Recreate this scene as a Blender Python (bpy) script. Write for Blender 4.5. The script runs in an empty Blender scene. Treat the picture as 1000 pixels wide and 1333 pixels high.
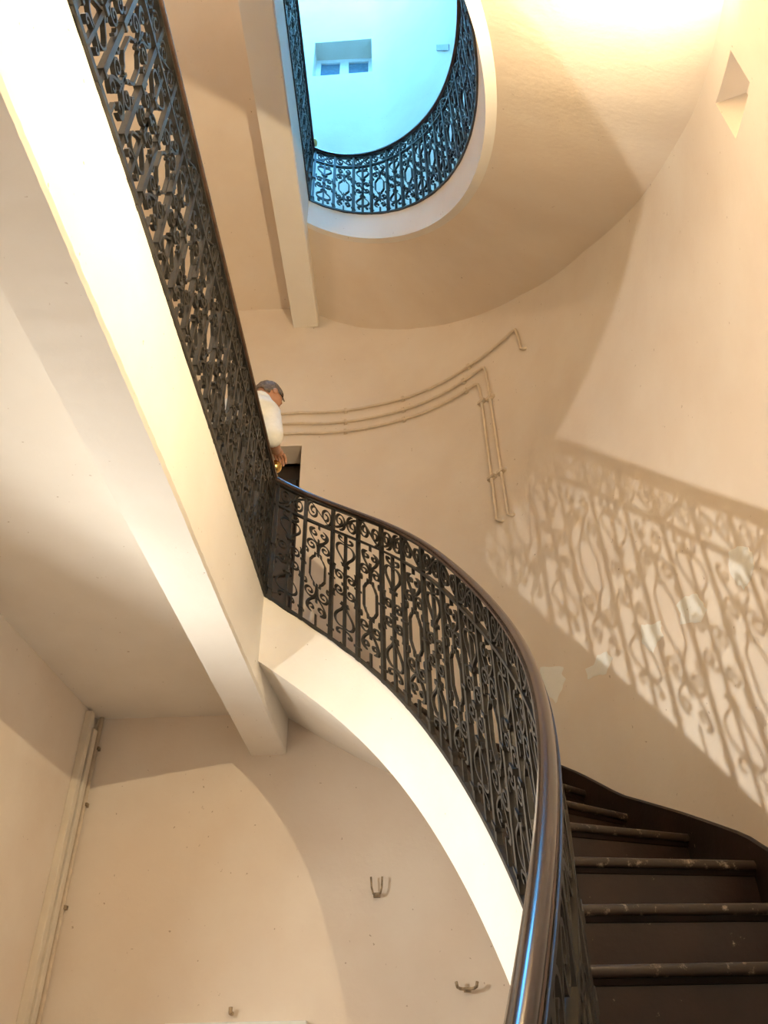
import bpy, bmesh, math, random
import numpy as np
from math import sin, cos, pi, atan2, hypot, radians, degrees
from mathutils import Vector, Matrix

random.seed(4)
scene = bpy.context.scene
COL = scene.collection

# ------------------------------------------------------------------ units
# Everything is laid out in "survey units" around the point where the
# photographer's phone was held; S turns them into metres, FLOOR is the
# ground floor below the phone.
S = 0.88
FLOOR = -1.871
def T(x, y, z): return (S * x, S * y, S * (z - FLOOR))

# ------------------------------------------------------------------ camera
cd = bpy.data.cameras.new('camera')
cam = bpy.data.objects.new('camera', cd); COL.objects.link(cam)
cd.sensor_fit = 'VERTICAL'; cd.sensor_height = 36.0
cd.lens = 987.36 * 36.0 / 1333.0
cd.clip_start = 0.02
Fv = Vector((-0.02050347, 0.80445549, 0.59365897))
Rv = Vector((0.99911073, 0.03836731, -0.01748404))
Uv = Vector((0.03684223, -0.59277257, 0.80452677))
cam.matrix_world = Matrix(((Rv.x, Uv.x, -Fv.x, 0), (Rv.y, Uv.y, -Fv.y, 0), (Rv.z, Uv.z, -Fv.z, S * -FLOOR), (0, 0, 0, 1)))
scene.camera = cam

# ------------------------------------------------------------------ sky, lamps, exposure
world = bpy.data.worlds.new('sky'); scene.world = world; world.use_nodes = True
bg = world.node_tree.nodes['Background']
bg.inputs['Color'].default_value = (0.11, 0.46, 1.0, 1)
bg.inputs['Strength'].default_value = 21.0
LAMP_FLOOD = dict(pos=(-2.20, 3.36, 0.84), aim=(0.80, -0.42, -0.42), color=(1.0, 0.98, 0.90), strength=3700.0)
LAMP_UP = dict(pos=(0.855, 0.70, 2.12), aim=(-0.36, 0.45, 0.81), color=(1.0, 0.79, 0.49), strength=42000.0)
FILL_LANDING = dict(pos=(-2.05, 0.90, 5.70), color=(1.0, 0.80, 0.58), strength=190.0)  # added fill light for the upper walls
vs = scene.view_settings
vs.view_transform = 'Standard'; vs.look = 'None'; vs.gamma = 1.0; vs.use_curve_mapping = False
vs.exposure = 0.62

# ------------------------------------------------------------------ helpers
def tag(o, label=None, cat=None, group=None, kind=None):
    if label: o['label'] = label
    if cat: o['category'] = cat
    if group: o['group'] = group
    if kind: o['kind'] = kind
    return o
def link(name, me, mat=None, parent=None, smooth=False):
    o = bpy.data.objects.new(name, me); COL.objects.link(o)
    if mat is not None:
        me.materials.clear(); me.materials.append(mat)
    if parent is not None: o.parent = parent
    if smooth:
        me.polygons.foreach_set('use_smooth', [True] * len(me.polygons))
    return o
def mesh(name, verts, faces, mat=None, parent=None, smooth=False, conv=True, fix=True):
    me = bpy.data.meshes.new(name)
    me.from_pydata([T(*v) for v in verts] if conv else verts, [], faces)
    if fix:
        bm = bmesh.new(); bm.from_mesh(me)
        bmesh.ops.recalc_face_normals(bm, faces=bm.faces); bm.to_mesh(me); bm.free()
    me.update()
    return link(name, me, mat, parent, smooth)
def empty(name, pos=(0, 0, 0)):
    # things are modelled in place, so the Empty stays at the world origin
    o = bpy.data.objects.new(name, None); COL.objects.link(o); o.empty_display_size = 0.1
    return o
class MB:
    def __init__(s): s.v = []; s.f = []
    def add(s, v, f):
        b = len(s.v); s.v += [tuple(q) for q in v]; s.f += [tuple(i + b for i in g) for g in f]
    def box(s, x0, x1, y0, y1, z0, z1):
        s.add([(x0,y0,z0),(x1,y0,z0),(x1,y1,z0),(x0,y1,z0),(x0,y0,z1),(x1,y0,z1),(x1,y1,z1),(x0,y1,z1)],
              [(0,3,2,1),(4,5,6,7),(0,1,5,4),(1,2,6,5),(2,3,7,6),(3,0,4,7)])
    def loft(s, rings, closed=True, cap=True):
        n = len(rings[0]); b = len(s.v)
        for r in rings: s.v += [tuple(q) for q in r]
        for i in range(len(rings) - 1):
            for j in range(n if closed else n - 1):
                k = (j + 1) % n
                s.f.append((b+i*n+j, b+i*n+k, b+(i+1)*n+k, b+(i+1)*n+j))
        if cap and closed:
            s.f.append(tuple(b + j for j in range(n))[::-1])
            s.f.append(tuple(b + (len(rings)-1)*n + j for j in range(n)))
    def tube(s, pts, r, n=8, cap=True):
        pts = [Vector(q) for q in pts]; rings = []
        up = None
        for i, q in enumerate(pts):
            d = (pts[min(i+1, len(pts)-1)] - pts[max(i-1, 0)]).normalized()
            if up is None: up = d.orthogonal().normalized()
            up = (up - d * up.dot(d)).normalized(); sd = d.cross(up)
            rr = r[i] if isinstance(r, (list, tuple)) else r
            rings.append([q + (up * cos(2*pi*k/n) + sd * sin(2*pi*k/n)) * rr for k in range(n)])
        s.loft(rings, True, cap)
    def lathe(s, prof, cx, cy, cz, n=20):
        rings = [[(cx + r*cos(2*pi*k/n), cy + r*sin(2*pi*k/n), cz + z) for k in range(n)] for r, z in prof]
        s.loft(rings)
    def build(s, name, mat, parent=None, smooth=False): return mesh(name, s.v, s.f, mat, parent, smooth)
def boxobj(name, mat, parent, *a):
    m = MB(); m.box(*a); return m.build(name, mat, parent)
def bevel(o, w, seg=2):
    bm = bmesh.new(); bm.from_mesh(o.data)
    es = [e for e in bm.edges if len(e.link_faces) == 2 and e.calc_face_angle(0) > 0.5]
    bmesh.ops.bevel(bm, geom=es, offset=w * S, segments=seg, affect='EDGES', profile=0.5)
    bm.to_mesh(o.data); bm.free(); return o
def autosmooth(o, ang=40):
    me = o.data
    me.polygons.foreach_set('use_smooth', [True] * len(me.polygons))
    bm = bmesh.new(); bm.from_mesh(me)
    for e in bm.edges:
        if len(e.link_faces) != 2 or e.calc_face_angle(0) > radians(ang): e.smooth = False
    bm.to_mesh(me); bm.free(); return o
def boolean(o, cutters):
    for c in cutters:
        m = o.modifiers.new('cut', 'BOOLEAN'); m.object = c; m.operation = 'DIFFERENCE'; m.solver = 'EXACT'
    dg = bpy.context.evaluated_depsgraph_get()
    me = bpy.data.meshes.new_from_object(o.evaluated_get(dg)); o.modifiers.clear(); o.data = me
    for c in cutters: bpy.data.objects.remove(c)
    return o

# ------------------------------------------------------------------ materials
def mat_new(name):
    m = bpy.data.materials.new(name); m.use_nodes = True
    nt = m.node_tree; return m, nt, nt.nodes['Principled BSDF']
def ramp_mix(nt, c1, c2, fac_socket, lo, hi):
    r = nt.nodes.new('ShaderNodeValToRGB'); r.color_ramp.elements[0].position = lo; r.color_ramp.elements[1].position = hi
    r.color_ramp.elements[0].color = (*c1, 1); r.color_ramp.elements[1].color = (*c2, 1)
    nt.links.new(fac_socket, r.inputs[0]); return r.outputs[0]
def noise(nt, scale, detail=4, rough=0.55, obj=True):
    tc = nt.nodes.new('ShaderNodeTexCoord'); n = nt.nodes.new('ShaderNodeTexNoise')
    n.inputs['Scale'].default_value = scale; n.inputs['Detail'].default_value = detail; n.inputs['Roughness'].default_value = rough
    nt.links.new(tc.outputs['Object'], n.inputs['Vector']); return n.outputs[0]
def bump(nt, b, h, strength, dist):
    k = nt.nodes.new('ShaderNodeBump'); k.inputs['Strength'].default_value = strength; k.inputs['Distance'].default_value = dist
    nt.links.new(h, k.inputs['Height']); nt.links.new(k.outputs[0], b.inputs['Normal'])
def plaster(name, c1, c2, rough=0.75, bs=0.25):
    m, nt, b = mat_new(name)
    mx0 = nt.nodes.new('ShaderNodeMixRGB'); mx0.blend_type = 'MULTIPLY'; mx0.inputs[0].default_value = 1.0
    nt.links.new(ramp_mix(nt, c1, c2, noise(nt, 1.7, 5), 0.38, 0.66), mx0.inputs[1])
    nt.links.new(ramp_mix(nt, (1, 1, 1), (0.62, 0.55, 0.48), noise(nt, 34, 2), 0.735, 0.78), mx0.inputs[2])
    nt.links.new(mx0.outputs[0], b.inputs['Base Color'])
    b.inputs['Roughness'].default_value = rough
    mx = nt.nodes.new('ShaderNodeMath'); mx.operation = 'MULTIPLY_ADD'; mx.inputs[1].default_value = 0.35
    nt.links.new(noise(nt, 38, 3), mx.inputs[0]); nt.links.new(noise(nt, 5.5, 3), mx.inputs[2])
    bump(nt, b, mx.outputs[0], bs, 0.012); return m
def plain(name, c, rough=0.5, metal=0.0, spec=None, var=0.0, vscale=20):
    m, nt, b = mat_new(name)
    b.inputs['Roughness'].default_value = rough; b.inputs['Metallic'].default_value = metal
    if spec is not None: b.inputs['Specular IOR Level'].default_value = spec
    c2 = tuple(min(1, q * (1 + var)) for q in c); c1 = tuple(q * (1 - var) for q in c)
    nt.links.new(ramp_mix(nt, c1, c2, noise(nt, vscale, 4), 0.35, 0.65), b.inputs['Base Color']); return m
def emit(name, c, s):
    m, nt, b = mat_new(name)
    b.inputs['Base Color'].default_value = (*c, 1); b.inputs['Emission Color'].default_value = (*c, 1); b.inputs['Emission Strength'].default_value = s
    return m
M = {}
M['wall'] = plaster('cream_plaster', (0.795, 0.685, 0.57), (0.845, 0.755, 0.65))
M['white'] = plaster('white_limewash', (0.85, 0.80, 0.72), (0.90, 0.86, 0.79), 0.7, 0.2)
M['filler'] = plaster('white_filler', (0.86, 0.85, 0.80), (0.93, 0.92, 0.88), 0.8, 0.5)
M['soffit'] = plaster('soffit_plaster', (0.80, 0.68, 0.55), (0.85, 0.745, 0.625), 0.75, 0.2)
M['iron'] = plain('wrought_iron', (0.022, 0.020, 0.017), 0.42, 0.0, 0.6, 0.4, 30)
M['brass'] = plain('polished_brass', (0.80, 0.55, 0.20), 0.22, 1.0, None, 0.1, 12)
M['rail_edge'] = plain('worn_rail_wood', (0.075, 0.042, 0.027), 0.45, 0, None, 0.4, 14)
M['clip'] = plain('painted_clip', (0.70, 0.58, 0.44), 0.5, 0, None, 0.1)
M['pipe'] = plain('painted_conduit', (0.72, 0.60, 0.46), 0.45, 0, None, 0.05)
M['trunk'] = plain('cream_trunking', (0.76, 0.68, 0.56), 0.5, 0, None, 0.04, 9)
M['rust'] = plain('rusty_bracket', (0.33, 0.25, 0.16), 0.7, 0.2, None, 0.5, 30)
M['door'] = plain('dark_door_wood', (0.030, 0.018, 0.012), 0.4, 0, None, 0.3, 6)
M['panel'] = plain('white_board', (0.82, 0.83, 0.80), 0.4, 0, None, 0.03)
M['winframe'] = plain('white_window_paint', (0.80, 0.82, 0.84), 0.5, 0, None, 0.03)
M['wingrey'] = plain('grey_shutter_box', (0.40, 0.40, 0.46), 0.6, 0, None, 0.05)
M['glass'] = plain('painted_sky_glass', (0.10, 0.22, 0.34), 0.1, 0, 0.8, 0.1)  # opaque panes, the reflected sky is put into their blue base colour
M['skin'] = plain('skin', (0.52, 0.27, 0.17), 0.5, 0, None, 0.08, 25)
M['hair'] = plain('grey_hair', (0.17, 0.125, 0.09), 0.6, 0, None, 0.5, 60)
M['shirt'] = plain('white_cotton', (0.80, 0.79, 0.75), 0.85, 0, None, 0.04, 30)
M['trousers'] = plain('dark_trousers', (0.025, 0.025, 0.03), 0.85, 0, None, 0.2)
M['black'] = plain('black_plastic', (0.012, 0.012, 0.012), 0.4)
M['floor'] = plain('floor_tiles', (0.20, 0.12, 0.08), 0.4, 0, None, 0.2, 3)
# stair paint: dark brown gloss with pale scuffs
def stair_mat(name, base, hi, worn):
    m, nt, b = mat_new(name)
    c = ramp_mix(nt, base, hi, noise(nt, 4.5, 6, 0.65), 0.35, 0.75)
    w = nt.nodes.new('ShaderNodeMixRGB'); nt.links.new(c, w.inputs[1]); w.inputs[2].default_value = (0.42, 0.34, 0.25, 1)
    f = ramp_mix(nt, (0,0,0), (1,1,1), noise(nt, 26, 7, 0.7), *worn)
    nt.links.new(f, w.inputs[0]); nt.links.new(w.outputs[0], b.inputs['Base Color'])
    b.inputs['Roughness'].default_value = 0.38
    bump(nt, b, noise(nt, 22, 5), 0.25, 0.006); return m
M['riser'] = stair_mat('dark_brown_stair_paint', (0.011, 0.005, 0.003), (0.026, 0.012, 0.007), (0.66, 0.75))
M['tread'] = stair_mat('worn_brown_tread', (0.018, 0.011, 0.007), (0.045, 0.029, 0.018), (0.57, 0.72))
def rail_mat():
    m, nt, b = mat_new('dark_varnished_rail')
    c = ramp_mix(nt, (0.016, 0.008, 0.008), (0.045, 0.023, 0.019), noise(nt, 9, 6, 0.6), 0.35, 0.7)
    nt.links.new(c, b.inputs['Base Color']); b.inputs['Roughness'].default_value = 0.27
    b.inputs['Coat Weight'].default_value = 0.6; b.inputs['Coat Roughness'].default_value = 0.12
    bump(nt, b, noise(nt, 30, 4), 0.12, 0.004); return m
M['rail'] = rail_mat()

# ------------------------------------------------------------------ plan of the stair
X0, YCO, A, B, SHEAR = -0.8905, 4.211, 1.293, 2.063, 0.1566     # open well: half ellipse on the straight landing edge
YC = YCO - B
WID = 0.94                                                       # stair width, well to wall
Z1 = 2.4686                                                      # landing level above the phone
H = 4.34                                                         # storey height
UX, UY = 0.121, -0.110                                           # the upper well is built a little off the lower one
XL = -2.344                                                      # left wall
YB, YB2 = 5.47, 5.15                                             # rear wall below / above the landing
YF = -0.85
TOP = 16.8
def ell(t, dr=0.0):
    X = (A + dr) * abs(sin(t)) ** 1.0164; k = 1 - 0.0122 * (1 - min(dr / WID, 1))
    return (X0 + X * k, YC + (B + dr) * math.copysign(abs(cos(t)) ** 1.0164, cos(t)) + SHEAR * X)
NT = 721
TT = np.linspace(0, pi, NT)
PL = np.array([ell(t) for t in TT]); LL = np.r_[0, np.cumsum(np.hypot(*np.diff(PL, axis=0).T))]
def zdrop(l): return np.minimum(0.65489*l + 0.36633*l**2 - 0.1383*l**3 + 0.016*l**4, H)
LEND = float(LL[-1])
def t_of_l(l): return float(np.interp(l, LL, TT))
def l_of_t(t): return float(np.interp(t, TT, LL))
def ztop(t): return Z1 - float(zdrop(l_of_t(t)))                 # top of string, lower flight
ZO_T = [0, 7.4, 15, 21, 31.4, 41.9, 52.5, 60.5, 64.8, 78.1, 92.6, 103, 108.9, 128, 134, 180]
ZO_Z = [6.49, 6.316, 6.15, 6.039, 5.809, 5.545, 5.25, 5.01, 4.851, 4.381, 3.75, 3.30, 3.02, 2.26, 2.185, 2.185]
def zout(t): return float(np.interp(degrees(t), ZO_T, ZO_Z)) - H # outer edge of the soffit, lower flight
def norm_at(t):
    a = Vector(ell(t - 1e-3)); b = Vector(ell(t + 1e-3)); d = (b - a).normalized()
    return d, Vector((-d.y, d.x))      # tangent (going down the stair) and the normal pointing away from the well

def tdr(x, y):
    """stair coordinates of a plan point: angle and distance from the well"""
    lo, hi = 0.0, WID + 0.3
    for _ in range(30):
        dr = (lo + hi) / 2; X = x - X0; Y = y - YC - SHEAR * X
        if (X / (A + dr)) ** 2 + (Y / (B + dr)) ** 2 > 1: lo = dr
        else: hi = dr
    return atan2(max(X, 0) / (A + dr), Y / (B + dr)), dr
# ------------------------------------------------------------------ the setting
m = MB(); m.box(-4.2, 2.3, -1.6, 6.0, FLOOR - 0.25, FLOOR)
tag(m.build('floor', M['floor']), kind='structure')

# main wall: straight behind the landing, then round the stair, then straight again
def wall_pt(t):
    x, y = ell(t, WID); w = min(max((degrees(t) - 18) / 13, 0), 1); w = w * w * (3 - 2 * w)
    return Vector((x, y * w + (YB2 - 0.02 * min(degrees(t) / 18, 1)) * (1 - w)))
def wall_xy(t):
    t = min(max(t, 0.002), pi - 0.002); d = (Vector(ell(t + 0.001, WID)) - Vector(ell(t - 0.001, WID))).normalized(); p = Vector(ell(t, WID))
    return (p.x, p.y), Vector((-d.y, d.x))
path = [((XL, YB2), (0, 1), 2.25)]
path.append(((X0 - 0.001, YB2), (0, 1), 2.25))
for i in range(1, 91):
    t = pi * i / 90; (x, y), nrm = wall_xy(t)
    path.append(((x, y), (nrm.x, nrm.y), max(zout(t) + 0.03, FLOOR)))
path.append(((XL, path[-1][0][1]), (0, -1), FLOOR))
YF = path[-1][0][1]
inner = [q[0] for q in path]; outer = []
for (x, y), (nx, ny), zb in path:
    outer.append((x + nx * 0.36, y + ny * 0.36))
mb = MB()
rings = []
for (q, o, pth) in zip(inner, outer, path):
    zb = pth[2]; tq = len(rings) - 1
    qu = wall_pt(pi * tq / 90) if 1 <= tq <= 89 else Vector(q)      # the top storey straightens out around the window
    rings.append([(q[0], q[1], zb), (q[0], q[1], 8.3), (qu.x, qu.y, 9.6), (qu.x, qu.y, TOP), (o[0], o[1], TOP), (o[0], o[1], zb)])
mb.loft(rings)
wall = mb.build('wall_back', M['wall']); tag(wall, kind='structure')
def wp(tdeg, z, off=0.0):
    """a point on the face of the curved wall; off > 0 stands proud of it"""
    t = radians(tdeg)
    if t < 0:
        return Vector((X0 + (A + WID) * t, YB2 - off, z))
    (x, y), n = wall_xy(t)
    return Vector((x - n.x * off, y - n.y * off, z))
# openings: landing door, high window, small niche
c1 = boxobj('c1', None, None, -1.80, -0.865, 5.0, 5.8, Z1 - 0.4, 4.585)
c2 = boxobj('c2', None, None, -1.05, -0.165, 4.9, 5.8, 11.84, 12.96)
nq = [(112.0, 2.765), (117.7, 2.555), (117.5, 2.325), (112.0, 2.49)]
cn = sum((wp(*q) for q in nq), Vector()) / 4
back = [wp(q[0], q[1], -0.085) for q in nq]; cb = sum(back, Vector()) / 4
ring_f = [wp(q[0], q[1], 0.03) for q in nq]; ring_b = [cb + (q - cb) * 0.62 for q in back]
mb = MB(); mb.loft([ring_f, ring_b]); c3 = mb.build('c3', None)
boolean(wall, [c1, c2, c3])
autosmooth(wall, 25)

# lower rear wall, set back under the landing and the stair
def low_path(t):
    e1 = Vector(ell(t, WID)); e1.y = YB; e2 = Vector(ell(t, WID + 0.3))
    return e1.lerp(e2, min(max((degrees(t) - 42) / 20, 0), 1))
mb = MB(); rings = []
LA = list(range(3, 151, 3))
pts = [(XL - 0.3, YB), (X0, YB)] + [tuple(low_path(radians(a))) for a in LA]
zt = [2.3, 2.3] + [max(zout(radians(a)) + 0.25, FLOOR + 0.2) for a in LA]
for i, (q, z) in enumerate(zip(pts, zt)):
    a = Vector(pts[max(i-1, 0)]); b = Vector(pts[min(i+1, len(pts)-1)]); d = (b - a).normalized(); n = Vector((-d.y, d.x)) * 0.25
    rings.append([(q[0], q[1], FLOOR - 0.05), (q[0], q[1], z), (q[0] + n.x, q[1] + n.y, z), (q[0] + n.x, q[1] + n.y, FLOOR - 0.05)])
mb.loft(rings)
wl = mb.build('wall_back_lower', M['wall']); tag(wl, kind='structure'); autosmooth(wl, 25)

# left wall
mb = MB(); mb.box(XL - 0.25, XL, YF - 0.36, YB + 0.25, FLOOR, TOP)
tag(mb.build('wall_left', M['wall']), kind='structure')
# roof with its skylight opening
mb = MB()
mb.box(XL - 0.3, 1.9, YF - 0.4, 0.3, TOP, TOP + 0.25); mb.box(XL - 0.3, 1.9, 4.3, YB2 + 0.45, TOP, TOP + 0.25)
mb.box(XL - 0.3, -1.9, 0.3, 4.3, TOP, TOP + 0.25); mb.box(1.0, 1.9, 0.3, 4.3, TOP, TOP + 0.25)
tag(mb.build('ceiling', M['white']), kind='structure')

# landings: slab, edge beam
def landing(name, dz, dx, yend, mat):
    z = Z1 + dz; xe = X0 + dx
    root = boxobj(name, mat, None, XL, xe - 0.02, YF + 0.0, yend, z - 0.284, z - 0.004); tag(root, kind='structure')
    # edge beam, its arrises a little wavy as trowelled by hand
    mb = MB(); rings = []
    ys = np.linspace(YF, yend, 240)
    zb = z - 0.5954
    for i, y in enumerate(ys):
        k = 1 if 1 < i < 238 else 0
        w1 = k * 0.004 * sin(y * 5.3) + k * random.uniform(-0.0025, 0.0025)
        w2 = k * 0.006 * sin(y * 3.1 + 1) + k * random.uniform(-0.0035, 0.0035)
        rings.append([(xe, y, z + w1 * 0.8), (xe, y, zb + 0.012 + w2), (xe - 0.012, y, zb + w2 * 0.6), (xe - 0.256, y, zb), (xe - 0.256, y, z - 0.2), (xe - 0.12, y, z)])
    mb.loft(rings)
    b = mb.build('beam', M['white'], root); autosmooth(b, 30)
    return root
landing('floor_landing', 0.0, 0.0, YB, M['white'])
landing('floor_upper_landing', H, UX, YB2, M['soffit'])

# ------------------------------------------------------------------ stair flights
NST = 23; RISE = H / NST
T_OUT = [-2, 6, 14, 22, 30.5, 39, 47.5, 54.5, 60.6, 69.2, 77.3, 83, 88, 93.5] + [93.5 + 6 * i for i in range(1, 11)]
def flight(name, label, dz, ux, uy, depth, outer_extra, soffit_mat, steps=True):
    root = empty(name); tag(root, label, 'staircase')
    def inn(t, dr=0.0):
        x, y = ell(t, dr); k = 1.0
        return x + ux * k, y + uy * k
    n = 120
    # string (curved white face on the well)
    mb = MB(); r = []
    tend = radians(176)
    for i in range(n + 1):
        t = tend * i / n; zt = ztop(t) + dz; zb = max(zt - depth, (FLOOR if dz == 0 else Z1 - 0.284))
        zb = min(zb, zt - 0.05)
        a = inn(t); b = inn(t, 0.055)
        j = 0.003 * sin(t * 40) + random.uniform(-0.0015, 0.0015)
        r.append([(a[0], a[1], zt + j), (a[0], a[1], zb), (b[0], b[1], zb), (b[0], b[1], zt + j)])
    mb.loft(r); s = mb.build('stringer', M['white'], root); autosmooth(s, 30)
    mb = MB(); r = []
    for i in range(n + 1):
        t = tend * i / n; zt = ztop(t) + dz; a = inn(t, 0.016); b = inn(t, 0.0555)
        r.append([(a[0], a[1], zt - 0.004), (a[0], a[1], zt + 0.034), (b[0], b[1], zt + 0.034), (b[0], b[1], zt - 0.05)])
    mb.loft(r); s = mb.build('string_cap', M['riser'], root); autosmooth(s, 30)
    # soffit slab
    mb = MB(); r = []
    for i in range(n + 1):
        t = tend * i / n; zt = ztop(t) + dz; lim = FLOOR - 0.1 if dz == 0 else Z1 - 0.284
        zi = max(zt - depth + 0.002, lim); zo = max(zout(t) + dz, lim)
        a = inn(t, 0.05)
        if outer_extra and degrees(t) < 122:
            o = low_path(t) + Vector((0.0, 0.02)) if degrees(t) < 55 else Vector(ell(t, WID + 0.32))
        else:
            o = ell(t, WID + 0.02)
        mid = ((a[0] + o[0]) / 2, (a[1] + o[1]) / 2)
        th = 0.10
        r.append([(a[0], a[1], zi), (mid[0], mid[1], (zi + zo) / 2), (o[0], o[1], zo), (o[0], o[1], zo + th), (mid[0], mid[1], (zi + zo) / 2 + th), (a[0], a[1], zi + th)])
    mb.loft(r); s = mb.build('soffit', soffit_mat, root); autosmooth(s, 30)
    if not steps: return root
    ks = list(range(1, NST))
    tin = [float(np.interp(k * RISE, zdrop(LL), TT)) for k in range(0, NST + 1)]; tin[0] = 0.0
    for k in ks:
        z = Z1 + dz - k * RISE + 0.03
        i1 = Vector(inn(tin[k], 0.056)); o1 = Vector(ell(radians(T_OUT[k]), WID - 0.004))
        i0 = Vector(inn(tin[k-1], 0.056)); to0 = radians(T_OUT[k-1])
        o0 = Vector(ell(max(to0, 0.0), WID - 0.004))
        e = (o1 - i1).normalized(); f = Vector((-e.y, e.x))
        if f.dot(i1 - i0 + o1 - o0) < 0: f = -f
        th = 0.034; ov = 0.030
        def prof(q, bk):
            rr = th / 2; bk = bk - f * 0.02
            pts = [(bk.x, bk.y, z), ]
            for a in (90, 60, 30, 0, -30, -60, -90):
                w = q + f * (ov - rr * 0.6 + rr * 0.6 * cos(radians(a))); pts.append((w.x, w.y, z - rr + rr * sin(radians(a))))
            pts.append((bk.x, bk.y, z - th)); return pts
        mb = MB(); rs = []
        for q in range(7):
            u = q / 6; rs.append(prof(i1.lerp(o1, u), i0.lerp(o0, u)))
        mb.loft(rs); tr = mb.build('tread', M['tread'], root); autosmooth(tr, 40)
        # cove strip under the nosing and the riser
        b1 = i1 - f * 0.02; b2 = o1 - f * 0.02; zb = z - RISE - 0.02
        tm = (tin[k] + radians(T_OUT[k])) / 2
        mb = MB(); rr = []
        for u in (0, .25, .5, .75, 1):
            q1 = i1.lerp(o1, u); q2 = b1.lerp(b2, u)
            tu, dr = tdr(q1.x, q1.y); uu = min(dr / WID, 1)
            so = (ztop(tu) - depth) * (1 - uu) + zout(tu) * uu + dz + 0.07
            zu = min(max(zb, so), z - th - 0.01)
            rr.append([(q1.x, q1.y, z - th), (q2.x, q2.y, z - th), (q2.x, q2.y, zu), (q1.x, q1.y, zu)])
        mb.loft(rr)
        rs_ = mb.build('riser', M['riser'], root)
        mb = MB(); g = f * 0.013
        mb.loft([[(i1.x, i1.y, z - th), (i1.x + g.x, i1.y + g.y, z - th), (i1.x + g.x * .4, i1.y + g.y * .4, z - th - 0.016), (i1.x, i1.y, z - th - 0.018)],
                 [(o1.x, o1.y, z - th), (o1.x + g.x, o1.y + g.y, z - th), (o1.x + g.x * .4, o1.y + g.y * .4, z - th - 0.016), (o1.x, o1.y, z - th - 0.018)]])
        mb.build('cove_strip', M['riser'], rs_)
    return root
flight('stair_flight', 'winding stair of dark brown treads with white curved string rising to the landing', 0.0, 0, 0, 0.45, True, M['white'])
flight('stair_flight', 'upper winding stair seen from below, its bluish curved string edging the open well', H, UX, UY, 0.364, False, M['soffit'])
# dark skirting on the wall along the lower flight
mb = MB(); r = []
tk = [0] + [radians(q) for q in T_OUT[1:]]
zk = [Z1 - k * RISE for k in range(len(tk))]
for i in range(0, 100):
    t = radians(1 + 149 * i / 99); z = float(np.interp(t, tk, zk)) + 0.13
    d, nn = norm_at(t); x, y = ell(t, WID); p = (x - nn.x * 0.016, y - nn.y * 0.016)
    zb = max(z - 0.42, min(zout(t) + 0.07, z - 0.05))
    r.append([(p[0], p[1], zb), (p[0], p[1], z - 0.008), (x - nn.x * 0.008, y - nn.y * 0.008, z), (x + nn.x * 0.01, y + nn.y * 0.01, z), (x + nn.x * 0.01, y + nn.y * 0.01, zb)])
mb.loft(r); o = mb.build('baseboard_stairs', M['riser']); autosmooth(o, 30); tag(o, kind='structure')

# ------------------------------------------------------------------ wrought-iron balustrades
BAY = 0.207
def spiral(cx, cy, r0, r1, a0, turns, n=18, sq=1.0):
    """from the outside (angle a0, radius r1) winding in to radius r0; u is given in metres-like units"""
    out = []
    for i in range(n + 1):
        s = i / n; a = a0 + turns * 2 * pi * s; r = r1 + (r0 - r1) * (s ** 0.85)
        out.append((cx + r * cos(a), cy + r * sin(a) * sq))
    return out
def bez(p0, p1, p2, p3, n=9):
    return [tuple((1-s)**3*p0[i] + 3*(1-s)**2*s*p1[i] + 3*(1-s)*s*s*p2[i] + s**3*p3[i] for i in (0, 1)) for s in [k/n for k in range(n+1)]]
def motif_a(w, h):
    """lyre and cartouche panel; returns polylines in (u, v) with u in +-w/2, v in 0..h"""
    q = w / 2; L = []
    def half(fl):
        V = (lambda v: v * h) if fl else (lambda v: (1.05 - v) * h)
        sg = 1 if fl else -1
        for s in (-1, 1):
            # heart: from the hub up and out, over, into a small scroll
            c = (s * 0.36 * q, V(0.895)); r1 = 0.36 * q
            a0 = pi / 2 * sg
            sp = spiral(c[0], c[1], 0.08 * q, r1, a0, (1.05 if s * sg < 0 else -1.05), 15)
            st = bez((0, V(0.79)), (s * 0.55 * q, V(0.82)), (s * 1.15 * q, V(0.93)), sp[0], 10)
            L.append(st + sp[1:])
            # outward scroll below it
            c2 = (s * 0.54 * q, V(0.755)); r2 = 0.43 * q
            sp2 = spiral(c2[0], c2[1], 0.09 * q, r2, a0, (-1.15 if s * sg > 0 else 1.15), 17)
            st2 = bez((s * 0.03 * q, V(0.70)), (s * 0.06 * q, V(0.78)), (s * 0.15 * q, V(0.80)), sp2[0], 7)
            L.append(st2 + sp2[1:])
            # cartouche side
            L.append([(s*.10*q, V(.685)), (s*.22*q, V(.690)), (s*.26*q, V(.655)), (s*.40*q, V(.640)), (s*.52*q, V(.615)), (s*.60*q, V(.60)), (s*.60*q, V(.524))])
            # little leaf at the bar
            L.append(bez((s*.98*q, V(.70)), (s*.80*q, V(.71)), (s*.78*q, V(.67)), (s*.90*q, V(.655)), 5))
        L.append([(0, V(0.66)), (0, V(0.84))])
        L.append([(0, V(0.945)), (0, V(1.0) if fl else 0.0)])
        L.append([(-0.10*q, V(0.705)), (0.10*q, V(0.705))])
    half(True); half(False)
    return L
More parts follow.
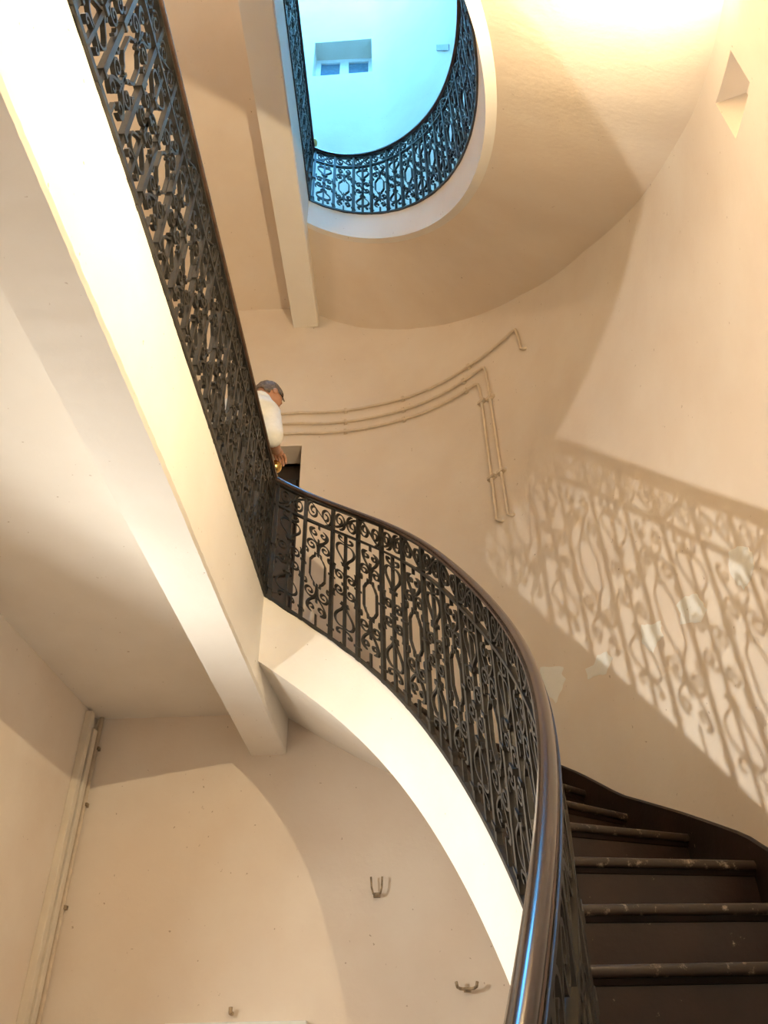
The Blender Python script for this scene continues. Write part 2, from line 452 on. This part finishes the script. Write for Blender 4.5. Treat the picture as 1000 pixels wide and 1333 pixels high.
def motif_b(w, h):
    q = w / 2; L = []
    for fl in (True, False):
        V = (lambda v: v * h) if fl else (lambda v: (1.05 - v) * h)
        sg = 1 if fl else -1
        for s in (-1, 1):
            # tulip
            L.append(bez((s*.06*q, V(.895)), (s*.55*q, V(.92)), (s*1.05*q, V(.86)), (s*.62*q, V(.80)), 9) + bez((s*.62*q, V(.80)), (s*.40*q, V(.765)), (s*.10*q, V(.75)), (s*.05*q, V(.69)), 7)[1:])
            # small hook at the top
            L.append(bez((s*.04*q, V(.915)), (s*.35*q, V(.925)), (s*.62*q, V(.925)), (s*.60*q, V(.955)), 6) + spiral(s*.46*q, V(.957), .04*q, .14*q, 0 if s > 0 else pi, .6 * s * sg, 7)[1:])
            # thorn under the collar
            L.append(bez((s*.04*q, V(.705)), (s*.15*q, V(.69)), (s*.25*q, V(.70)), (s*.32*q, V(.72)), 4))
        # quatrefoil scrolls
        for s in (-1, 1):
            c = (s * 0.50 * q, V(0.590)); r1 = 0.45 * q
            a0 = (pi if s > 0 else 0)
            sp = spiral(c[0], c[1], .09 * q, r1, a0, (-1.35 if s * sg > 0 else 1.35), 19)
            L.append([(s*.06*q, V(.525)), (s*.055*q, V(.56))] + sp)
            L.append(bez((s*.86*q, V(.615)), (s*.97*q, V(.62)), (s*.99*q, V(.655)), (s*.88*q, V(.675)), 5))
    return L
def frieze_motif(w, h, flip):
    """a pair of running scrolls under the handrail"""
    L = []; q = w / 4
    for j, cx in enumerate((-q, q)):
        up = (j == 0) != flip
        c = (cx, h * 0.5); r1 = min(q * 0.98, h * 0.48)
        a0 = -pi / 2 if up else pi / 2
        L.append(spiral(c[0], c[1], r1 * 0.18, r1, a0, (1.6 if up else -1.6) * (1 if j == 0 else -1) * (1 if not flip else -1), 26, h * 0.48 / r1))
    L.append(bez((-2*q, h*0.95), (-q, h*1.02), (q, h*-0.02), (2*q, h*0.05), 8) if flip else bez((-2*q, h*0.05), (-q, h*-0.02), (q, h*1.02), (2*q, h*0.95), 8))
    return L
def balustrade(label, place, length, height, group, start=0.035, knob=True, rail_end=None, first_b=True, base_h=0.028):
    """place(l) -> (x, y), (nx, ny), z of the string top, height factor; l runs from the corner newel"""
    root = empty('iron_balustrade'); tag(root, label, 'balustrade', group)
    def P(l, v, d=0.0):
        (x, y), (nx, ny), z, hb = place(l)
        return (x + nx * d, y + ny * d, z + v)
    FR = 0.185                                       # frieze height
    def hb(l): return place(l)[3]
    TH, DP = 0.0095, 0.0085
    def ribbon(mb, pl, th=TH, dp=DP):
        n = len(pl); rings = []
        for i in range(n):
            a = pl[max(i-1, 0)]; b = pl[min(i+1, n-1)]
            dx, dy = b[0]-a[0], b[1]-a[1]; k = hypot(dx, dy) or 1
            nx, ny = -dy/k*th/2, dx/k*th/2; u, v = pl[i]
            rings.append([P(u+nx, v+ny, -dp), P(u-nx, v-ny, -dp), P(u-nx, v-ny, dp), P(u+nx, v+ny, dp)])
        mb.loft(rings)
    nb = int((length - start) / BAY)
    OFF = 0.002                                     # iron stands just inside the edge of the string
    _place = place
    def place(l):
        (x, y), (nx, ny), z, h_ = _place(l); return (x + nx * OFF, y + ny * OFF), (nx, ny), z, h_
    for b in range(nb + 1):
        l = start + b * BAY
        mb = MB(); w = 0.0115
        top = hb(l) - 0.05
        mb.loft([[P(l-w, 0.0, -w), P(l+w, 0.0, -w), P(l+w, 0.0, w), P(l-w, 0.0, w)], [P(l-w, top, -w), P(l+w, top, -w), P(l+w, top, w), P(l-w, top, w)]])
        # collars
        for v in (base_h + 0.05, (hb(l) - FR) * 0.52):
            e = w + 0.006
            mb.loft([[P(l-e, v, -e), P(l+e, v, -e), P(l+e, v, e), P(l-e, v, e)], [P(l-e, v+.016, -e), P(l+e, v+.016, -e), P(l+e, v+.016, e), P(l-e, v+.016, e)]])
        mb.build('baluster', M['iron'], root)
    for b in range(nb):
        l0 = start + b * BAY; c = l0 + BAY / 2
        isb = (b % 2 == 0) == first_b
        h = hb(c) - 0.05 - FR - base_h
        mb = MB()
        for pl in (motif_b if isb else motif_a)(BAY - 0.026, h):
            ribbon(mb, [(c + u, base_h + v) for u, v in pl])
        if isb:
            w = 0.0085; l = c; top = base_h + h
            mb.loft([[P(l-w, 0.0, -w), P(l+w, 0.0, -w), P(l+w, 0.0, w), P(l-w, 0.0, w)], [P(l-w, top, -w), P(l+w, top, -w), P(l+w, top, w), P(l-w, top, w)]])
            for v in (0.70, 0.52, 0.35):
                e = 0.017; vv = base_h + v * h
                mb.loft([[P(l-e, vv-.012, -e), P(l+e, vv-.012, -e), P(l+e, vv-.012, e), P(l-e, vv-.012, e)], [P(l-e, vv+.012, -e), P(l+e, vv+.012, -e), P(l+e, vv+.012, e), P(l-e, vv+.012, e)]])
        mb.build('scroll_panel', M['iron'], root)
        mb = MB(); fh = FR - 0.03
        for pl in frieze_motif(BAY - 0.01, fh, b % 2 == 1):
            ribbon(mb, [(c + u, hb(c) - 0.05 - FR + 0.017 + v) for u, v in pl], TH * 0.95)
        mb.build('frieze_scroll', M['iron'], root)
    ls = np.arange(0, length + 0.001, 0.05)
    def sweep(name, prof, mat, sm=False, ll=ls):
        mb = MB(); mb.loft([[P(l, v + (hb(l) if rel else 0), d) for d, v, rel in prof] for l in ll])
        o = mb.build(name, mat, root)
        if sm: autosmooth(o, 50)
        return o
    sweep('bottom_rail', [(-.014, 0.004, 0), (.014, .004, 0), (.014, base_h, 0), (-.014, base_h, 0)], M['iron'])
    sweep('frieze_rail', [(-.014, -.05-FR-.008, 1), (.014, -.05-FR-.008, 1), (.014, -.05-FR+.010, 1), (-.014, -.05-FR+.010, 1)], M['iron'])
    sweep('rail_core', [(-.016, -.062, 1), (.016, -.062, 1), (.016, -.047, 1), (-.016, -.047, 1)], M['iron'])
    lr = ls if rail_end is None else np.arange(0, rail_end, 0.05)
    sweep('handrail', [(-.024, -.042, 1), (-.0285, -.029, 1), (-.027, -.015, 1), (-.020, -.004, 1), (-.0085, 0.001, 1), (.003, -.004, 1), (.010, -.015, 1), (.0115, -.029, 1), (.007, -.042, 1)], M['rail'], True)
    sweep('rail_lip', [(-.025, -.046, 1), (.008, -.046, 1), (.012, -.041, 1), (.0125, -.033, 1), (.011, -.028, 1), (-.028, -.028, 1), (-.0295, -.033, 1), (-.029, -.041, 1)], M['rail_edge'], True)
    if knob:
        x, y, z = P(0, 0); h = hb(0)
        mb = MB(); w = 0.019
        mb.box(x - w, x + w, y - w, y + w, z, z + h - 0.03); mb.build('newel_post', M['iron'], root)
        mb = MB()
        mb.lathe([(0.004, h - 0.01), (0.026, h - 0.005), (0.026, h + 0.004), (0.010, h + 0.012), (0.009, h + 0.026), (0.018, h + 0.03), (0.012, h + 0.036)] +
                 [(0.05 * sin(a), h + 0.084 - 0.05 * cos(a)) for a in [0.25 + 0.24 * k for k in range(12)]] + [(0.002, h + 0.134)], x, y, z, 24)
        k = mb.build('finial', M['brass'], root, True); k['label'] = 'polished brass ball finial'
    return root
def place_curve(dz, ux, uy):
    def f(l):
        l = min(max(l, 0), LEND - 0.01); t = t_of_l(l); d, n = norm_at(min(max(t, .002), pi - .002)); x, y = ell(t)
        return (x + ux, y + uy), (n.x, n.y), Z1 + dz - float(zdrop(l)), 1 + 0.162 * (lambda q: q * q * (3 - 2 * q))(min(l / 1.5, 1) ** 0.85)
    return f
def place_line(dz, dx, dy):
    def f(l): return (X0 + dx, YCO + dy - l), (-1, 0), Z1 + dz, 1.0
    return f
balustrade('black scrollwork balustrade with brown handrail curving along the winding stair', place_curve(0, 0, 0), LEND - 0.3, 1, 'scrollwork balustrades', knob=False)
balustrade('straight black scrollwork balustrade along the landing where the man leans', place_line(0, 0, 0), 4.95, 1, 'scrollwork balustrades', first_b=False)
balustrade('bluish-lit curved scrollwork balustrade around the upper open well', place_curve(H, UX, UY), LEND - 0.3, 1, 'scrollwork balustrades', knob=False)
balustrade('straight scrollwork balustrade on the edge of the upper landing', place_line(H, UX, UY), 4.95, 1, 'scrollwork balustrades', first_b=False)

# ------------------------------------------------------------------ landing door and high window
dr = empty('door_1'); tag(dr, kind='structure')
boxobj('door_leaf', M['door'], dr, -1.86, -0.80, 5.44, 5.50, Z1, 4.60)
for (xa, xb) in ((-1.74, -1.38), (-1.28, -0.93)):
    for (za, zb) in ((Z1 + .15, Z1 + .75), (Z1 + .9, Z1 + 1.95)):
        bevel(boxobj('door_panel', M['door'], dr, xa, xb, 5.425, 5.445, za, zb), 0.012)
boxobj('door_lining', M['white'], dr, -1.81, -0.80, 5.40, 5.52, 4.585, 4.66)
wn = empty('window_1'); tag(wn, kind='structure')
for n_, a in (('head_rail', (-1.06, -0.155, 12.86, 12.97)), ('sill_rail', (-1.06, -0.155, 11.77, 11.90)), ('stile', (-1.06, -0.98, 11.90, 12.86)), ('stile', (-.235, -.155, 11.90, 12.86)), ('mullion', (-.68, -.54, 11.90, 12.86))):
    bevel(boxobj(n_, M['winframe'], wn, a[0], a[1], 5.41, 5.48, a[2], a[3]), 0.008)
for a in ((-0.98, -0.68), (-.54, -.235)):
    boxobj('pane', M['glass'], wn, a[0], a[1], 5.44, 5.455, 11.90, 12.86)
# small vent plate high on the wall
mb = MB(); q = [wp(a, z, 0.015) for a, z in ((46.7, 10.93), (51.6, 10.50), (51.3, 10.36), (46.4, 10.79))]; q2 = [wp(a, z, -0.02) for a, z in ((46.7, 10.93), (51.6, 10.50), (51.3, 10.36), (46.4, 10.79))]
mb.loft([q2, q]); vent = mb.build('wall_vent', M['wingrey']); tag(vent, 'small grey vent plate high on the blue-lit wall', 'vent')

# ------------------------------------------------------------------ filler patches on the wall
PATCH = [[(87.0, 1.686), (88.6, 1.66), (90.1, 1.606), (90.3, 1.56), (89.6, 1.515), (88.2, 1.50), (87.3, 1.495), (86.6, 1.56), (86.2, 1.617)],
         [(76.5, 1.735), (78.4, 1.73), (80.1, 1.694), (80.5, 1.65), (81.1, 1.585), (79.6, 1.564), (78.2, 1.60), (76.3, 1.64), (76.9, 1.68)],
         [(70.0, 1.803), (71.6, 1.76), (73.4, 1.737), (73.0, 1.70), (73.2, 1.658), (71.9, 1.66), (70.8, 1.627), (70.2, 1.66), (69.3, 1.714)],
         [(58.6, 1.80), (60.2, 1.79), (61.2, 1.83), (63.0, 1.813), (63.8, 1.758), (62.1, 1.70), (60.4, 1.725), (58.7, 1.736)],
         [(50.4, 1.966), (52.5, 1.93), (54.7, 1.887), (54.2, 1.85), (54.8, 1.813), (53.2, 1.75), (52.2, 1.706), (51.0, 1.78), (50.3, 1.843)]]
for pt in PATCH:
    cx = sum(a for a, z in pt) / len(pt); cz = sum(z for a, z in pt) / len(pt); ring = []
    for i in range(len(pt)):
        a, b = pt[i], pt[(i + 1) % len(pt)]
        for s in (0, .34, .67):
            j = 0.0 if s == 0 else random.uniform(-.09, .09)
            x, z = a[0] + (b[0]-a[0]) * s, a[1] + (b[1]-a[1]) * s
            ring.append((cx + (x - cx) * (1 + j), cz + (z - cz) * (1 + j)))
    mb = MB()
    mb.loft([[wp(a, z, -.004) for a, z in ring], [wp(a, z, .0015) for a, z in ring], [wp(cx + (a-cx)*.8, cz + (z-cz)*.8, .0035) for a, z in ring], [wp(cx + (a-cx)*.1, cz + (z-cz)*.1, .0045) for a, z in ring]])
    mb.build('filler_patch', M['filler'], wall)

# ------------------------------------------------------------------ conduits on the curved wall
CON = [[(-14, 4.955), (-5.4, 4.97), (3, 4.985), (11.2, 4.991), (18.5, 4.985), (25.9, 4.953), (33.7, 4.915), (43.9, 4.86), (49.9, 4.81), (56.9, 4.745), (57.5, 4.725), (57.8, 4.67), (58.1, 4.475), (58.6, 4.45)],
       [(-14, 4.825), (-4.5, 4.84), (3, 4.845), (11.2, 4.848), (18.5, 4.838), (25.8, 4.812), (32.4, 4.782), (42.3, 4.74), (47.4, 4.712), (48.0, 4.69), (48.2, 4.62), (48.4, 4.404), (48.6, 3.562), (48.8, 3.16), (49.4, 3.14)],
       [(-14, 4.70), (-3.6, 4.715), (3, 4.725), (11.3, 4.729), (18.5, 4.72), (25.7, 4.697), (32.2, 4.665), (42.6, 4.615), (45.3, 4.595), (45.9, 4.57), (46.1, 4.50), (46.2, 4.397), (46.2, 3.57), (46.2, 3.18), (46.8, 3.155)]]
CLIPS = [[11.2, 26.0, 44.0], [11.2, 26.0, 42.3], [11.2, 26.0, 42.6]]
VCL = [[], [(48.4, 4.33), (48.6, 3.56)], [(46.2, 4.36), (46.2, 3.57)]]
NAMES = ['topmost thin conduit along the curved wall, ending in a short downward elbow', 'middle thin conduit on the curved wall, its vertical drop nearest the lit balustrade shadow', 'lowest thin conduit on the curved wall, its vertical drop nearest the landing']
for pts, cl, vc, nm in zip(CON, CLIPS, VCL, NAMES):
    root = empty('wall_conduit'); tag(root, nm, 'conduit')
    dense = []
    for i in range(len(pts) - 1):
        k = max(1, int(abs(pts[i+1][0] - pts[i][0]) / 2.5))
        for s in range(k): dense.append((pts[i][0] + (pts[i+1][0]-pts[i][0]) * s / k, pts[i][1] + (pts[i+1][1]-pts[i][1]) * s / k))
    dense.append(pts[-1])
    P3 = [wp(a, z, 0.021) for a, z in dense]
    mb = MB(); mb.tube(P3 + [wp(pts[-1][0] + .4, pts[-1][1] - .004, -0.01)], 0.0125, 8); mb.build('pipe', M['pipe'], root, True)
    for a in cl:
        z = float(np.interp(a, [q[0] for q in pts[:8]], [q[1] for q in pts[:8]]))
        mb = MB(); mb.loft([[wp(a-.35, z-.022, 0), wp(a+.35, z-.022, 0), wp(a+.35, z+.022, 0), wp(a-.35, z+.022, 0)], [wp(a-.3, z-.018, .036), wp(a+.3, z-.018, .036), wp(a+.3, z+.018, .036), wp(a-.3, z+.018, .036)]])
        mb.build('saddle_clip', M['clip'], root)
    for a, z in vc:
        mb = MB(); mb.loft([[wp(a-.95, z-.013, 0), wp(a+.95, z-.013, 0), wp(a+.95, z+.013, 0), wp(a-.95, z+.013, 0)], [wp(a-.8, z-.011, .036), wp(a+.8, z-.011, .036), wp(a+.8, z+.011, .036), wp(a-.8, z+.011, .036)]])
        mb.build('saddle_clip', M['clip'], root)

# ------------------------------------------------------------------ things on the lower walls
ct = empty('cable_trunking'); tag(ct, 'tall cream cable trunking running up the corner to the ceiling', 'trunking')
bevel(boxobj('channel', M['trunk'], ct, XL, XL + 0.05, 5.235, 5.295, FLOOR, 2.16), 0.004)
boxobj('slot_shade_strip', M['black'], ct, XL, XL + 0.03, 5.296, 5.321, 0.9, 2.05)  # black strip stands in for the shade inside the slot
boxobj('back_plate', M['trunk'], ct, XL, XL + 0.03, 5.296, 5.321, FLOOR, 0.899)
bevel(boxobj('lid', M['trunk'], ct, XL + 0.004, XL + 0.058, 5.322, 5.385, FLOOR, 2.06), 0.006)
cp = empty('corner_pipe'); tag(cp, 'thin grey pipe tucked in the corner behind the trunking', 'pipe')
mb = MB(); mb.tube([(XL + 0.045, 5.44, FLOOR), (XL + 0.045, 5.44, 1.0), (XL + 0.045, 5.44, 2.185)], 0.017, 10); mb.build('pipe', M['clip'], cp, True)
for z in (1.95, 1.55, 0.9):
    boxobj('bracket', M['rust'], cp, XL + 0.035, XL + 0.072, 5.43, 5.47, z - .012, z + .012)
def ubracket(lbl, pts, r):
    root = empty('wall_bracket'); tag(root, lbl, 'bracket')
    mb = MB(); mb.tube([(x, YB - o, z) for x, z, o in pts], r, 6); mb.build('prong', M['rust'], root, True)
    c = pts[len(pts) // 2]; mb = MB(); mb.box(c[0] - .022, c[0] + .022, YB - .045, YB + .005, c[1] - .012, c[1] + .012); mb.build('stem', M['rust'], root)
ubracket('small rusty U-shaped bracket with upright prongs on the lower wall', [(-.276, 1.03, .05), (-.272, .965, .05), (-.262, .93, .045), (-.24, .925, .04), (-.216, .93, .045), (-.206, .965, .05), (-.202, 1.03, .05)], .0065)
ubracket('small flat rusty bracket low on the wall below the curved string', [(.238, .432, .06), (.244, .404, .05), (.262, .396, .045), (.305, .392, .04), (.345, .397, .045), (.36, .405, .05), (.366, .43, .06)], .0095)
wb = empty('wall_board'); tag(wb, 'white board fixed low on the rear wall', 'board')
bevel(boxobj('board', M['panel'], wb, -1.52, -0.665, YB - .06, YB, -0.55, 0.255), 0.006)
nl = MB(); nl.tube([(-1.128, YB, .30), (-1.128, YB - .05, .30)], .012, 8); nl.tube([(-1.128, YB - .05, .30), (-1.128, YB - .055, .33)], .012, 8)
tag(nl.build('wall_hook', M['rust']), 'small rusty hook above the white board', 'hook')

# ------------------------------------------------------------------ the man leaning on the landing rail
def skin(name, verts, edges, radii, mat, parent, sub=2, root=0, raw=False):
    me = bpy.data.meshes.new(name); me.from_pydata([T(*v) for v in verts], edges, []); me.update()
    o = bpy.data.objects.new(name, me); COL.objects.link(o)
    sk = o.modifiers.new('skin', 'SKIN'); sk.use_smooth_shade = True
    for i, r in enumerate(radii):
        d = me.skin_vertices[0].data[i]; d.radius = (r[0] * S, r[1] * S) if isinstance(r, tuple) else (r * S, r * S); d.use_root = (i == root)
    sb = o.modifiers.new('sub', 'SUBSURF'); sb.levels = sub; sb.render_levels = sub
    dg = bpy.context.evaluated_depsgraph_get(); nm = bpy.data.meshes.new_from_object(o.evaluated_get(dg))
    bpy.data.objects.remove(o)
    if raw: return nm
    return link(name, nm, mat, parent, True)
man = empty('person'); tag(man, 'grey-haired man in white shirt bowing over the landing rail, hand on brass ball', 'person')
ZF = Z1
J = dict(pel=(-1.13, 3.74, 3.42), wai=(-1.10, 3.79, 3.60), che=(-1.04, 3.88, 3.80), nek=(-.985, 3.955, 3.955), hb=(-.965, 4.01, 4.03),
         ls=(-1.225, 3.95, 3.855), le=(-1.33, 4.0, 3.53), lw=(-1.12, 4.12, 3.50), rs=(-.90, 3.94, 3.79), re=(-.852, 3.86, 3.485), rw=(-.868, 4.10, 3.60),
         lh=(-1.22, 3.74, 3.36), lk=(-1.24, 3.80, 2.92), la=(-1.24, 3.72, 2.54), lt=(-1.25, 3.90, 2.50), rh=(-1.04, 3.74, 3.36), rk=(-1.03, 3.80, 2.92), ra=(-1.02, 3.72, 2.54), rt=(-1.0, 3.90, 2.50))
def chain(keys, edges, rad, name, mat, sub=2, **kw):
    ix = {k: i for i, k in enumerate(keys)}
    return skin(name, [J[k] for k in keys], [(ix[a], ix[b]) for a, b in edges], [rad[k] for k in keys], mat, man, sub, **kw)
R_ = dict(pel=(.12, .10), wai=(.10, .09), che=(.085, .085), nek=.062, hb=.07, ls=.06, le=.05, lw=.036, rs=.06, re=.052, rw=.036, lh=.105, lk=.07, la=.05, lt=.05, rh=.105, rk=.07, ra=.05, rt=.05)
E_ = [('pel','wai'),('wai','che'),('che','nek'),('nek','hb'),('che','ls'),('ls','le'),('le','lw'),('che','rs'),('rs','re'),('re','rw'),('pel','lh'),('lh','lk'),('lk','la'),('la','lt'),('pel','rh'),('rh','rk'),('rk','ra'),('ra','rt')]
bm = bmesh.new()
me = skin('b', [J[k] for k in J], [(list(J).index(a), list(J).index(b)) for a, b in E_], [R_[k] for k in J], None, None, 2, raw=True); bm.from_mesh(me)
# head: egg with nose, brow, jaw and ears, bowed and turned to the stair
hc = Vector((-.955, 4.06, 4.125))
fwd = Vector((0.55, 0.70, -0.52)).normalized(); side = fwd.cross(Vector((0, 0, 1))).normalized(); up = side.cross(fwd)
def HP(f, s, u): return hc + fwd * f + side * s + up * u
def blob(bm, c, rx, ry, rz, n=3):
    g = bmesh.ops.create_icosphere(bm, subdivisions=n, radius=1.0)
    for v in g['verts']:
        f, s_, u = v.co.x * rx, v.co.y * ry, v.co.z * rz
        v.co = Vector(T(*HP(c[0] + f, c[1] + s_, c[2] + u)))
    return g['verts']
g = bmesh.ops.create_icosphere(bm, subdivisions=4, radius=1.0)
for v in g['verts']:
    a, b, c = v.co
    k = 1 - 0.22 * max(0, -c)                       # jaw narrows
    f = a * 0.108 * (1 + 0.08 * (c > 0) * c); s_ = b * 0.084 * k; u = c * 0.128
    if a > 0.5: f += 0.004 * cos(c * 6)
    v.co = Vector(T(*HP(f, s_, u)))
blob(bm, (.112, 0, -.012), .026, .015, .032, 2)     # nose
blob(bm, (.098, 0, -.062), .014, .028, .009, 2)     # lips
blob(bm, (.085, 0, -.105), .025, .03, .02, 2)       # chin
for s_ in (-1, 1):
    blob(bm, (-.004, s_ * .086, -.012), .024, .010, .034, 2)   # ears
    blob(bm, (.092, s_ * .036, .018), .014, .016, .009, 2)     # eyelids
# right hand closed over the brass ball, fingers separate; left hand likewise on the rail
def hand(bm, wrist, dirv, palm_n, sidev):
    w = Vector(wrist); d = Vector(dirv).normalized(); n = Vector(palm_n).normalized(); s_ = Vector(sidev).normalized()
    me = skin('p', [w - d * .03, w + d * .03, w + d * .085], [(0, 1), (1, 2)], [.03, (.040, .026), (.046, .024)], None, None, 2, raw=True); bm.from_mesh(me)
    for i, (o, ln) in enumerate(((-.034, .085), (-.012, .098), (.012, .092), (.034, .072))):
        b0 = w + d * .085 + s_ * o
        p1 = b0 + d * ln * .45 + n * .006; p2 = p1 + d * ln * .25 + n * ln * .32; p3 = p2 + n * ln * .30 - d * ln * .06
        me = skin('f', [b0 - d * .02, p1, p2, p3], [(0, 1), (1, 2), (2, 3)], [.0125, .0115, .0105, .009], None, None, 1, raw=True); bm.from_mesh(me)
    b0 = w + d * .03 - s_ * .035; p1 = b0 + d * .04 - s_ * .03 + n * .015; p2 = p1 + d * .035 + n * .03
    me = skin('f', [b0, p1, p2], [(0, 1), (1, 2)], [.016, .0135, .011], None, None, 1, raw=True); bm.from_mesh(me)
hand(bm, (-.872, 4.10, 3.625), (0.12, 1.0, 0.15), (0.05, 0.1, -1), (1, 0, 0))
hand(bm, J['lw'], (0.9, .5, -.05), (0, .1, -1), (.4, -.9, 0))
me = bpy.data.meshes.new('body'); bm.to_mesh(me); bm.free()
link('body', me, M['skin'], man, True)
# shirt with short sleeves to the elbow, collar
J2 = {k: J[k] for k in ('pel','wai','che','nek','ls','rs')}
lerp = lambda a, b, s: tuple(x + (y - x) * s for x, y in zip(a, b))
J2['nek'] = lerp(J['che'], J['nek'], .72); J2['le'] = lerp(J['ls'], J['le'], .72); J2['re'] = lerp(J['rs'], J['re'], 1.10)
ks = list(J2); Rs = dict(pel=(.195, .155), wai=(.185, .15), che=(.20, .158), nek=.088, ls=.105, rs=.105, le=.085, re=.082)
skin('shirt', [J2[k] for k in ks], [(ks.index(a), ks.index(b)) for a, b in [('pel','wai'),('wai','che'),('che','nek'),('che','ls'),('ls','le'),('che','rs'),('rs','re')]], [Rs[k] for k in ks], M['shirt'], man)
mb = MB(); a = Vector(lerp(J['che'], J['nek'], .80)); d = (Vector(J['nek']) - Vector(J['che'])).normalized(); u = d.orthogonal().normalized(); s_ = d.cross(u)
mb.loft([[a + d * h + (u * cos(2*pi*k/16) + s_ * sin(2*pi*k/16)) * r for k in range(16)] for h, r in ((-.01, .100), (.05, .088), (.055, .082), (0, .085))]); mb.build('collar', M['shirt'], man, True)
J3 = ['pel', 'lh', 'lk', 'la', 'rh', 'rk', 'ra']; Rt = dict(pel=(.185, .145), lh=.125, lk=.09, la=.078, rh=.125, rk=.09, ra=.078)
skin('trousers', [J[k] for k in J3], [(0, 1), (1, 2), (2, 3), (0, 4), (4, 5), (5, 6)], [Rt[k] for k in J3], M['trousers'], man)
for k1, k2 in (('la', 'lt'), ('ra', 'rt')):
    a, b = Vector(J[k1]), Vector(J[k2]); mb = MB()
    rr = []
    for q, w, h in ((-.07, .035, .05), (-.04, .048, .085), (.05, .048, .085), (.12, .052, .06), (.18, .045, .045), (.21, .02, .03)):
        c = (a.x, a.y + q)
        rr.append([(c[0] - w, c[1], ZF), (c[0] + w, c[1], ZF), (c[0] + w, c[1], ZF + h * .6), (c[0] + w * .6, c[1], ZF + h), (c[0] - w * .6, c[1], ZF + h), (c[0] - w, c[1], ZF + h * .6)])
    mb.loft(rr); mb.build('shoe', M['black'], man, True)
# hair: cap over the skull, open at the face
bm = bmesh.new(); g = bmesh.ops.create_icosphere(bm, subdivisions=4, radius=1.0)
kill = []
for v in g['verts']:
    a, b, c = v.co
    if (a > 0.45 and c < 0.55) or (c < -0.62) or (a > -0.1 and c < -0.05): kill.append(v); continue
    r = 1.10 + 0.02 * sin(14 * b + 9 * c) + random.uniform(-.008, .008)
    v.co = Vector(T(*HP(a * 0.108 * r - .003, b * 0.084 * r, c * 0.128 * r)))
bmesh.ops.delete(bm, geom=kill, context='VERTS')
me = bpy.data.meshes.new('hair'); bm.to_mesh(me); bm.free(); link('hair', me, M['hair'], man, True)
# dark spectacle arm and frame
mb = MB()
for s_ in (-1, 1):
    mb.tube([HP(.0, s_ * .090, .010), HP(.05, s_ * .088, .012), HP(.10, s_ * .074, .014)], .004, 6)
mb.build('glasses', M['black'], man, True)

# ------------------------------------------------------------------ lamps
def floodlight(name, label, L, k, anchor, flap=0.0):
    root = empty(name); tag(root, label, 'lamp')
    n = Vector(L['aim']).normalized(); sd = n.cross(Vector((0, 0, 1))).normalized(); u = sd.cross(n); c = Vector(L['pos'])
    def slab(name, mat, w, h, d0, d1):
        mb = MB(); mb.loft([[c + sd * a * w + u * b * h + n * d for a, b in ((-1, -1), (1, -1), (1, 1), (-1, 1))] for d in (d0, d1)]); return mb.build(name, mat, root)
    slab('housing', M['black'], .065 * k, .05 * k, -.05 * k, -.004)
    slab('led_panel', emit(name + '_glow', L['color'], L['strength']), .024 * k if flap else .042 * k, .026 * k if flap else .030 * k, -.004, 0.0)
    if flap:  # added flap that keeps the glare off the near wall and soffit
        w = .030 * k; mb = MB(); e = c + sd * w
        mb.loft([[e + u * b * .05 * k + n * d for b, d in ((-1, -.02 * k), (1, -.02 * k), (1, flap), (-1, flap))], [e + sd * .004 + u * b * .05 * k + n * d for b, d in ((-1, -.02 * k), (1, -.02 * k), (1, flap), (-1, flap))]]); mb.build('added_light_flap', M['black'], root)
    mb = MB(); mb.tube([c - n * .045 * k, c - n * .07 * k + Vector((0, 0, -.03)), anchor], .010, 6); mb.build('bracket', M['black'], root)
floodlight('wall_floodlight', 'small floodlight on the left wall under the landing', LAMP_FLOOD, 0.9, (XL, 3.36, 0.80))
floodlight('wall_uplight', 'small warm uplight on the curved wall beside the winding treads', LAMP_UP, 0.45, wp(127, 2.06), 0.024)
# added fill bulb under the upper landing, an invented source that brightens the upper walls
root = empty('added_fill_bulb'); tag(root, 'added fill bulb under the upper landing that brightens the upper walls', 'lamp')
x, y, z = FILL_LANDING['pos']; r = 0.06
mb = MB(); mb.lathe([(r * sin(a), -r * cos(a)) for a in [0.05 + (pi - 0.5) * k / 8 for k in range(9)]] + [(r * .42, r * 1.1)], x, y, z, 16); mb.build('bulb', emit('fill_glow', FILL_LANDING['color'], FILL_LANDING['strength']), root, True)
mb = MB(); mb.lathe([(r * .3, r * 1.12), (r * .48, r * 1.13), (r * .48, r * 1.9), (r * .2, r * 2.0)], x, y, z, 12); mb.build('fill_holder', M['black'], root)
mb = MB(); mb.tube([(x, y, z + r * 1.95), (x, y, Z1 + H - 0.284)], .006, 6); mb.build('fill_flex', M['black'], root)
